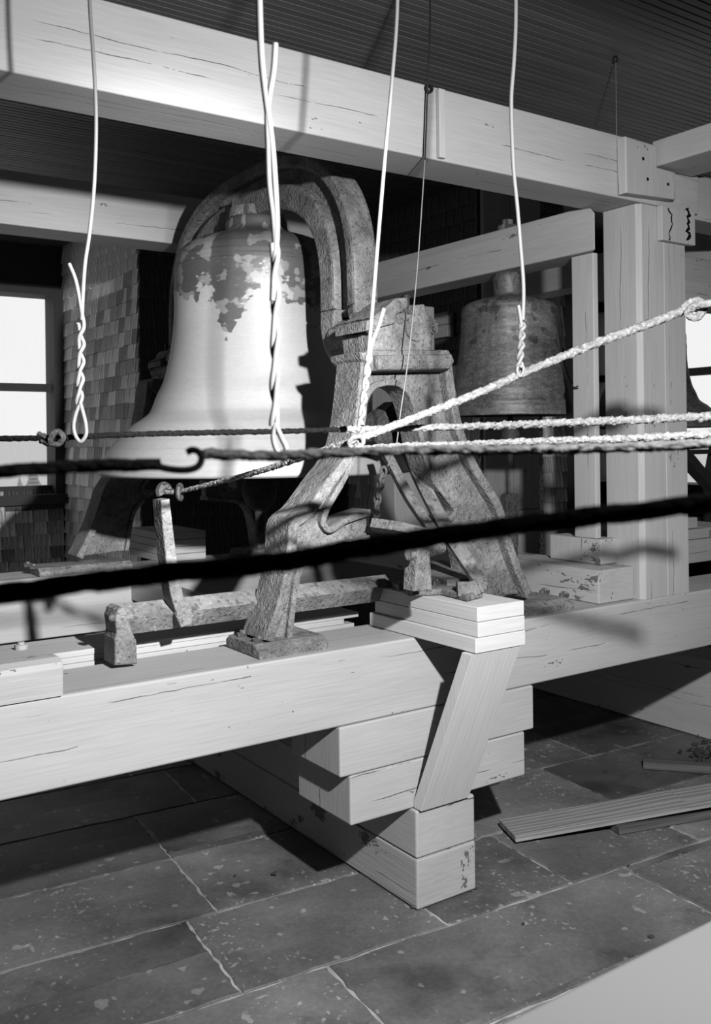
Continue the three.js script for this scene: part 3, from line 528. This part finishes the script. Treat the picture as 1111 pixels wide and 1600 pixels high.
/* =================== HAMMER OF THE BIG BELL =================== */
{
  const top = 0.8685 + 3 * 0.0455, g = thing('bell_hammer', 'rusty tolling hammer with strap legs and upright pivot on the shim stack', 'hammer', V(1.95, top, -2.3));
  // wedge-shaped head
  const hz = -2.70, hp = []; for (const [x, y, w] of [[571, 690, 0.05], [577, 655, 0.055], [608, 628, 0.03], [622, 628, 0.03], [640, 650, 0.055], [634, 682, 0.05], [600, 700, 0.04]]) { const q = onZ(x, y, hz); hp.push(V(q.x, q.y, hz - w), V(q.x, q.y, hz + w)); }
  part('head', metreUV(new ConvexGeometry(hp)), ironDark, g);
  const strap = (pts, w, th) => { const c = new THREE.CatmullRomCurve3(pts, false, 'centripetal'), L = []; const n = 20; for (let i = 0; i < n; i++) { const p = c.getPoint(i / n), q = c.getPoint((i + 1) / n), d = q.clone().sub(p), b = new THREE.BoxGeometry(w, d.length() * 1.15, th), yy = d.clone().normalize(), zz = V(-0.35, 0.3, 0.9); zz.addScaledVector(yy, -zz.dot(yy)).normalize(); b.applyMatrix4(new THREE.Matrix4().makeBasis(yy.clone().cross(zz), yy, zz)); b.translate((p.x + q.x) / 2, (p.y + q.y) / 2, (p.z + q.z) / 2); L.push(metreUV(b)); } return merge(L); };
  part('strap', strap([onZ(630, 690, -2.62), onZ(668, 772, -2.48), onZ(706, 842, -2.34), onZ(745, 902, -2.22), onZ(749, 914, -2.19), onZ(738, 920, -2.19), onZ(715, 921, -2.21)], 0.045, 0.02), iron, g);
  part('strap', strap([onZ(602, 706, -2.64), onZ(640, 778, -2.5), onZ(680, 836, -2.4)], 0.03, 0.03), iron, g);
  part('cross_arm', strap([onZ(583, 820, -2.42), onZ(625, 826, -2.35), onZ(690, 842, -2.28)], 0.03, 0.05), iron, g);
  const s0 = onZ(652, 922, -2.2), s1 = onZ(648, 850, -2.2);
  part('pivot_post', merge([slab([[638, 922], [641, 872], [640, 856], [645, 850], [656, 850], [661, 858], [665, 922]].map(([x, y]) => { const q = onZ(x, y, -2.2); return [q.x, q.y]; }), -2.23, -2.165, 0.007), metreUV(rod(onZ(655, 862, -2.2), onZ(689, 854, -2.2), 0.024, 18)), metreUV(rod(onZ(638, 866, -2.16), onZ(644, 866, -2.16), 0.018, 12))]), iron, g);
  const plate = (l, h, z = 0) => { const e = new THREE.ExtrudeGeometry(shapeOf(l.map(([x, y]) => { const q = onY(x, y, top); return [q.x, -q.z]; })), { depth: h, bevelEnabled: true, bevelSize: 0.005, bevelThickness: 0.004, bevelSegments: 2 }); e.rotateX(-Math.PI / 2); e.translate(0, top + 0.005 + z, 0); return metreUV(e); };
  const bp = part('base_plate', merge([plate([[614, 918], [640, 908], [700, 908], [745, 922], [752, 934], [730, 940], [690, 930], [640, 932]], 0.012), plate([[655, 895], [690, 892], [735, 908], [735, 922], [700, 925], [660, 910]], 0.02, 0.012)]), iron, g);
  for (const [x, y] of [[627, 920], [648, 926], [682, 914], [705, 908], [716, 922]]) { const q = onY(x, y, top + 0.02); part('bolt', metreUV(bolt(V(q.x, top + 0.015, q.z), 0.015, 0.018)), iron, bp); }
}

/* =================== WIRES, ROPES, CHAINS =================== */
function chain(name, label, pts, n, r, mat) {
  const c = new THREE.CatmullRomCurve3(pts), root = thing(name, label, 'chain', c.getPointAt(1));
  for (let i = 0; i < n; i++) {
    const p = c.getPointAt((i + 0.5) / n), t = c.getTangentAt((i + 0.5) / n), L = c.getLength() / n;
    const g = new THREE.TorusGeometry(r * 3, r, 7, 18).scale(0.8, L * 0.72 / (r * 3), 1); g.rotateY(i % 2 ? 0.5 : 2.0); g.applyQuaternion(new THREE.Quaternion().setFromUnitVectors(V(0, 1, 0), t.clone().multiplyScalar(t.y < 0 ? -1 : 1))); g.translate(p.x, p.y, p.z);
    part('link', g, mat, root);
  }
  return root;
}
const up = (p) => V(p.x, 3.2, p.z);
// left wire: single strand, loose end, twisted run and open loop at the foot
{
  const t = 1.985, g = thing('support_wire', 'white twisted wire with a curled loose end hanging in front of the shingled wall', 'wire', at(122, 690, t));
  const r = 0.0043;
  part('strand', merge([tube([up(at(140, 0, t)), at(140, 0, t), at(146, 90, t), at(150, 180, t), at(147, 290, t), at(139, 370, t), at(133, 410, t), at(129, 470, t), at(128, 500, t)], r, 90), tube([at(108, 412, t), at(117, 434, t), at(123, 460, t), at(128, 490, t), at(131, 508, t), at(128, 520, t)], r, 40)]), wireWhite, g);
  for (const q of twistPair(at(126, 505, t), at(124, 632, t), r, 2.2, 80, 1.15)) part('twist', q, wireWhite, g);
  part('loop', tube([at(126, 628, t), at(118, 648, t), at(115, 668, t), at(119, 683, t), at(126, 690, t), at(134, 680, t), at(134, 664, t), at(130, 646, t), at(125, 628, t)], r, 60), wireWhite, g);
}
// second wire: thick, close to the camera
{
  const t = 1.25, g = thing('support_wire', 'thick white wire close to the camera, twisted in front of the big bell', 'wire', at(436, 705, t)), r = 0.0042;
  part('strand', merge([tube([up(at(404, 0, t)), at(405, 0, t), at(409, 100, t), at(416, 160, t), at(424, 220, t), at(430, 300, t), at(432, 360, t), at(428, 420, t), at(426, 470, t)], r * 1.1, 90), tube([at(430, 68, t), at(427, 110, t), at(418, 170, t), at(419, 230, t), at(421, 290, t), at(427, 340, t), at(430, 380, t)], r, 60)]), wireWhite, g);
  for (const q of twistPair(at(428, 380, t), at(430, 665, t), r * 0.9, 2.1, 100, 0.9)) part('twist', q, wireWhite, g);
  part('loop', tube([at(430, 660, t), at(427, 685, t), at(434, 706, t), at(443, 712, t), at(447, 702, t), at(440, 685, t), at(431, 665, t)], r * 0.9, 50), wireWhite, g);
}
// third wire: from the ceiling to the knot
{
  const t = 2.13, g = thing('support_wire', 'white wire running down past the bearing to the rope knot', 'wire', at(560, 690, t)), r = 0.0045;
  part('strand', merge([tube([up(at(620, 0, t)), at(621, 0, t), at(613, 120, t), at(602, 240, t), at(591, 370, t), at(582, 480, t), at(575, 560, t), at(571, 600, t)], r, 90), tube([at(600, 482, t), at(592, 508, t), at(582, 535, t), at(577, 560, t)], r, 30)]), wireWhite, g);
  for (const q of twistPair(at(576, 555, t), at(562, 665, t), r, 2.6, 90, 1.0)) part('twist', q, wireWhite, g);
}
// wavy wire on the right
{
  const t = 2.215, g = thing('support_wire', 'wavy white wire ending in a twist on the diagonal rope before the medium bell', 'wire', at(815, 585, t)), r = 0.0048;
  part('strand', merge([tube([up(at(805, 0, t)), at(806, 0, t), at(805, 60, t), at(802, 110, t), at(799, 150, t), at(800, 210, t), at(803, 270, t), at(808, 320, t), at(813, 380, t), at(818, 450, t), at(817, 500, t)], r, 120), tube([at(810, 477, t), at(813, 495, t), at(816, 520, t)], r, 20)]), wireWhite, g);
  for (const q of twistPair(at(815, 505, t), at(812, 575, t), r, 2.2, 60, 1.0)) part('twist', q, wireWhite, g);
  part('loop', tube([at(813, 565, t), at(808, 578, t), at(812, 588, t), at(818, 580, t), at(815, 566, t)], r * 0.9, 30), wireWhite, g);
}
// thin cable from the ceiling past the beam to the hammer, then a chain
{
  const a = onZ(668, 140, -2.345), b = onZ(664, 250, -2.345);
  const g = thing('hammer_cable', 'thin dark cable dropping past the beam batten to the hammer', 'cable', onZ(623, 665, -2.345));
  part('cable_upper', tube([V(a.x + 0.01, 3.2, a.z - 0.05 + 0.05), onZ(672, 30, -2.345), a, b], 0.0028, 60), ironBlack, g);
  part('cable_lower', tube([b, onZ(652, 420, -2.33), onZ(638, 560, -2.32), onZ(625, 650, -2.32), onZ(618, 700, -2.33), onZ(606, 728, -2.36)], 0.0022, 70), wireGrey, g);
  part('staple', new THREE.TorusGeometry(0.012, 0.004, 8, 16).translate(...onZ(671, 138, -2.35).toArray()), ironBlack, g);
  chain('lift_chain', 'short rusty chain hooked to the broken web of the near stand', [onZ(600, 732, -2.38), onZ(596, 752, -2.39), onZ(590, 780, -2.4), onZ(588, 806, -2.415)], 7, 0.0045, iron);
}
// ceiling hook with a thin wire
{
  const a = onY(962, 88, 3.2), g = thing('ceiling_hook', 'small ceiling hook with a thin straight wire above the beam corner', 'hook', a);
  part('hook_ring', new THREE.TorusGeometry(0.012, 0.004, 8, 16).translate(a.x, 3.188, a.z), ironBlack, g);
  part('wire', rod(V(a.x, 3.19, a.z), V(a.x, 2.6, a.z), 0.0025, 6), wireGrey, g);
}
// medium bell: pull chain, iron hook and tie wire
chain('pull_chain', 'dark chain hanging down out of the medium bell to the sleeper', [onZ(845, 610, -3.14), onZ(846, 780, -3.14), onZ(847, 872, -3.14)], 34, 0.0035, ironDark);
{
  const c = [[786, 775], [790, 771], [804, 771], [809, 776], [808, 800], [804, 812], [806, 852], [788, 852]].map(([x, y]) => { const q = onZ(x, y, -2.95); return [q.x, q.y]; });
  const s = thing('iron_bracket', 'dark upright iron bracket standing behind the near stand foot', 'bracket', V(c[6][0], 0.997, -2.95));
  part('blade', slab(c, -2.97, -2.93, 0.005), ironDark, s);
  part('stem', slab([[c[5][0] - 0.03, 0.998], [c[5][0], 0.998], [c[5][0], c[6][1] + 0.01], [c[5][0] - 0.03, c[6][1] + 0.01]], -2.97, -2.93, 0.004), ironDark, s);
}
{
  const z = -2.61, P = (x, y) => onZ(x, y, z);
  single('tie_wire', 'thin wire from the medium bell tied round the slender post', 'wire', merge([tube([onZ(880, 545, -2.9), onZ(883, 572, -2.85), onZ(893, 598, -2.7), P(897, 605), P(906, 607), P(914, 603), P(924, 598), P(931, 600)], 0.003, 50), tube([P(897, 606), P(908, 602), P(918, 606), P(931, 606)], 0.003, 30)]), ironDark);
}
// ropes
const line = (l) => l.map(([x, y, t]) => at(x, y, t));
single('pull_rope', 'pale frayed rope rising diagonally from the lever, past the knot, to the right edge', 'rope',
  ropeGeo([onZ(283, 768, -2.54), ...line([[400, 738, 2.45], [480, 712, 2.28], [548, 690, 2.15], [640, 656, 2.16], [740, 617, 2.17], [820, 582, 2.23], [940, 533, 2.27], [1030, 500, 2.31], [1075, 482, 2.33]])], (u) => 0.0064 + 0.0048 * u, 60, 0.34, 3), ropePale);
{
  const g = thing('rope_ring', 'rope loop and eye knot at the end of the diagonal rope, right edge', 'knot', at(1088, 490, 2.2));
  part('eye', ropeGeo(line([[1066, 484, 2.330], [1078, 472, 2.322], [1095, 472, 2.314], [1099, 484, 2.306], [1086, 496, 2.298], [1074, 490, 2.298], [1085, 478, 2.282], [1110, 474, 2.266], [1160, 466, 2.234]]), 0.0092, 60, 0.3, 6), ropePale, g);
}
single('upper_rope', 'pale frayed upper horizontal rope crossing the right half before the post', 'rope', ropeGeo(line([[528, 671, 2.24], [640, 669, 2.24], [740, 666, 2.24], [840, 662, 2.24], [960, 657, 2.24], [1050, 653, 2.24], [1180, 647, 2.24]]), (u) => 0.0072 + 0.0036 * u, 60, 0.55, 11), ropePale);
single('upper_rope', 'thin left run of the upper rope across the bell lip, shade put into its dark colour', 'rope', ropeGeo(line([[-60, 686, 2.0], [30, 685, 2.0], [92, 684, 2.0], [200, 679, 2.03], [320, 676, 2.1], [440, 674, 2.18], [532, 671, 2.24]]), 0.0062, 120, 0.25, 13), ropeShaded);  // same rope built as a separate dark piece where it goes unlit
{
  const g = thing('cord_knot', 'small dark knot and hook on the thin cord before the left window', 'knot', at(80, 690, 2.0));
  part('knot_loop', ropeGeo(line([[60, 678, 2.000], [72, 684, 1.994], [82, 694, 1.988], [94, 692, 1.988], [98, 682, 1.988], [90, 674, 1.988], [82, 680, 1.982], [76, 692, 1.988], [64, 688, 2.000]]), 0.0062, 80, 0.3, 15, 3, 120), ropeGrey, g);
}
single('middle_rope', 'pale frayed middle rope tied to the knot and running level to the right', 'rope', ropeGeo(line([[560, 701, 2.14], [620, 697, 2.12], [720, 694, 2.08], [840, 689, 2.04], [960, 686, 2.0], [1060, 681, 1.97], [1180, 674, 1.94]]), (u) => 0.0062 + 0.0024 * u, 60, 0.55, 21), ropePale);
single('lower_rope', 'blurred dark lower rope from the iron hook to the right edge', 'rope', ropeGeo(line([[316, 709, 0.80], [420, 712, 0.83], [520, 708, 0.86], [640, 704, 0.89], [780, 703, 0.91], [920, 701, 0.92], [1050, 697, 0.92], [1200, 690, 0.92]]), 0.0046, 90, 0.4, 25), ropeGrey);
{
  const g = thing('hook_rod', 'thick dark rod ending in an open hook in front of the bell lip', 'hook', at(300, 715, 0.78));
  part('rod', ropeGeo(line([[-80, 741, 0.70], [0, 737, 0.71], [100, 730, 0.74], [180, 727, 0.755], [250, 726, 0.77]]), 0.0052, 60, 0.2, 27), ropeShaded, g);
  part('hook', tube(line([[240, 727, 0.768], [265, 733, 0.772], [295, 734, 0.775], [310, 728, 0.778], [315, 716, 0.78], [310, 706, 0.78], [300, 703, 0.78], [292, 707, 0.78]]), 0.0030, 60, 10), black, g);
}
{
  const g = thing('rope_knot', 'pale knot where the diagonal rope, the wire and the middle rope meet', 'knot', at(552, 692, 2.14));
  part('knot_loop', ropeGeo(line([[568, 668, 2.170], [562, 682, 2.140], [551, 690, 2.125], [541, 696, 2.140], [545, 702, 2.155], [556, 700, 2.125], [566, 694, 2.125], [566, 684, 2.125], [552, 684, 2.118], [545, 692, 2.125], [553, 700, 2.133], [562, 690, 2.125]]), 0.0054, 90, 0.25, 31, 3, 200), ropePale, g);
}
single('near_cord', 'thick black out of focus cord crossing the whole view below the ropes', 'rope', ropeGeo(line([[-120, 946, 0.50], [0, 928, 0.51], [200, 902, 0.53], [430, 879, 0.55], [590, 852, 0.56], [800, 822, 0.575], [960, 803, 0.585], [1111, 785, 0.59], [1240, 770, 0.59]]), 0.0062, 40, 0.15, 35), ropeShaded);

/* =================== FLOOR LITTER =================== */
{
  const plankOn = (a, b, w, y0, h, y1, name, label, mat, cat) => {      // a plank whose near edge runs a-b on the floor
    const d = b.clone().sub(a), L = Math.hypot(d.x, d.z), g = bar(0, L, 0, h, -w, 0, 0, 0.003); g.rotateZ(Math.atan2(y1 - y0, L)); g.rotateY(-Math.atan2(d.z, d.x)); g.translate(a.x, y0, a.z); return single(name, label, cat, g, mat);
  };
  const a = onY(806, 1322, 0.0), b = onY(1111, 1262, 0.06), b2 = a.clone().add(b.clone().sub(a).multiplyScalar(1.5));
  plankOn(a, b2, 0.16, 0.012, 0.024, 0.085, 'floor_plank', 'loose grained plank resting tilted on the stone floor', woodScrap, 'plank');
  const c = onY(968, 1306, 0.0), d = onY(1111, 1281, 0.0), d2 = c.clone().add(d.clone().sub(c).multiplyScalar(1.8));
  plankOn(c, d2, 0.09, 0.003, 0.03, 0.003, 'floor_plank', 'darker lath under the tilted loose plank', scrapDark, 'plank');
  const e = onY(1005, 1203, 0.0), f = onY(1111, 1211, 0.0), f2 = e.clone().add(f.clone().sub(e).multiplyScalar(1.8));
  plankOn(e, f2, 0.055, 0.003, 0.036, 0.003, 'floor_stick', 'weathered stick of wood on the floor at the right edge', scrapDark, 'stick');
  const R = rng(77);
  const chip = (r) => { const P = []; for (let i = 0; i < 12; i++) P.push(V((R() - 0.5) * 2 * r, R() * r * 0.8, (R() - 0.5) * 1.6 * r)); return metreUV(new ConvexGeometry(P)); };
  const chips = [[430, 1367, 0.016, 'flat dark chip lying alone on the slabs left of the sill'], [733, 1393, 0.011, 'left pebble of two at the right foot of the sill'], [744, 1389, 0.010, 'right pebble of two at the right foot of the sill'], [646, 1419, 0.013, 'dark pebble at the near left corner of the sill'], [981, 1353, 0.008, 'pebble on the joint below the loose planks'], [1017, 1464, 0.011, 'dark chip near the blurred foreground beam'], [367, 1369, 0.007, 'tiny chip left of the flat dark chip'], [818, 1444, 0.008, 'chip between the sill and the foreground beam'], [947, 1207, 0.014, 'dark round spot of debris before the weathered stick']];
  for (const [x, y, r, l] of chips) { const p = onY(x, y, 0.003); single('pebble', l, 'pebble', chip(r).translate(p.x, 0.002, p.z), pebbleMat); }
  const L = []; for (let i = 0; i < 60; i++) { const p = onY(1085 + R() * 60, 1175 + R() * 25 - 8, 0.003); L.push(chip(0.008 + R() * 0.016).translate(p.x + (R() - 0.5) * 0.15, 0.001 + R() * 0.03, p.z + (R() - 0.5) * 0.15)); }
  const m = single('debris_heap', 'small heap of dark litter behind the weathered stick', 'debris', merge(L), pebbleMat); m.userData.kind = 'stuff';
}
renderer.render(scene, camera);
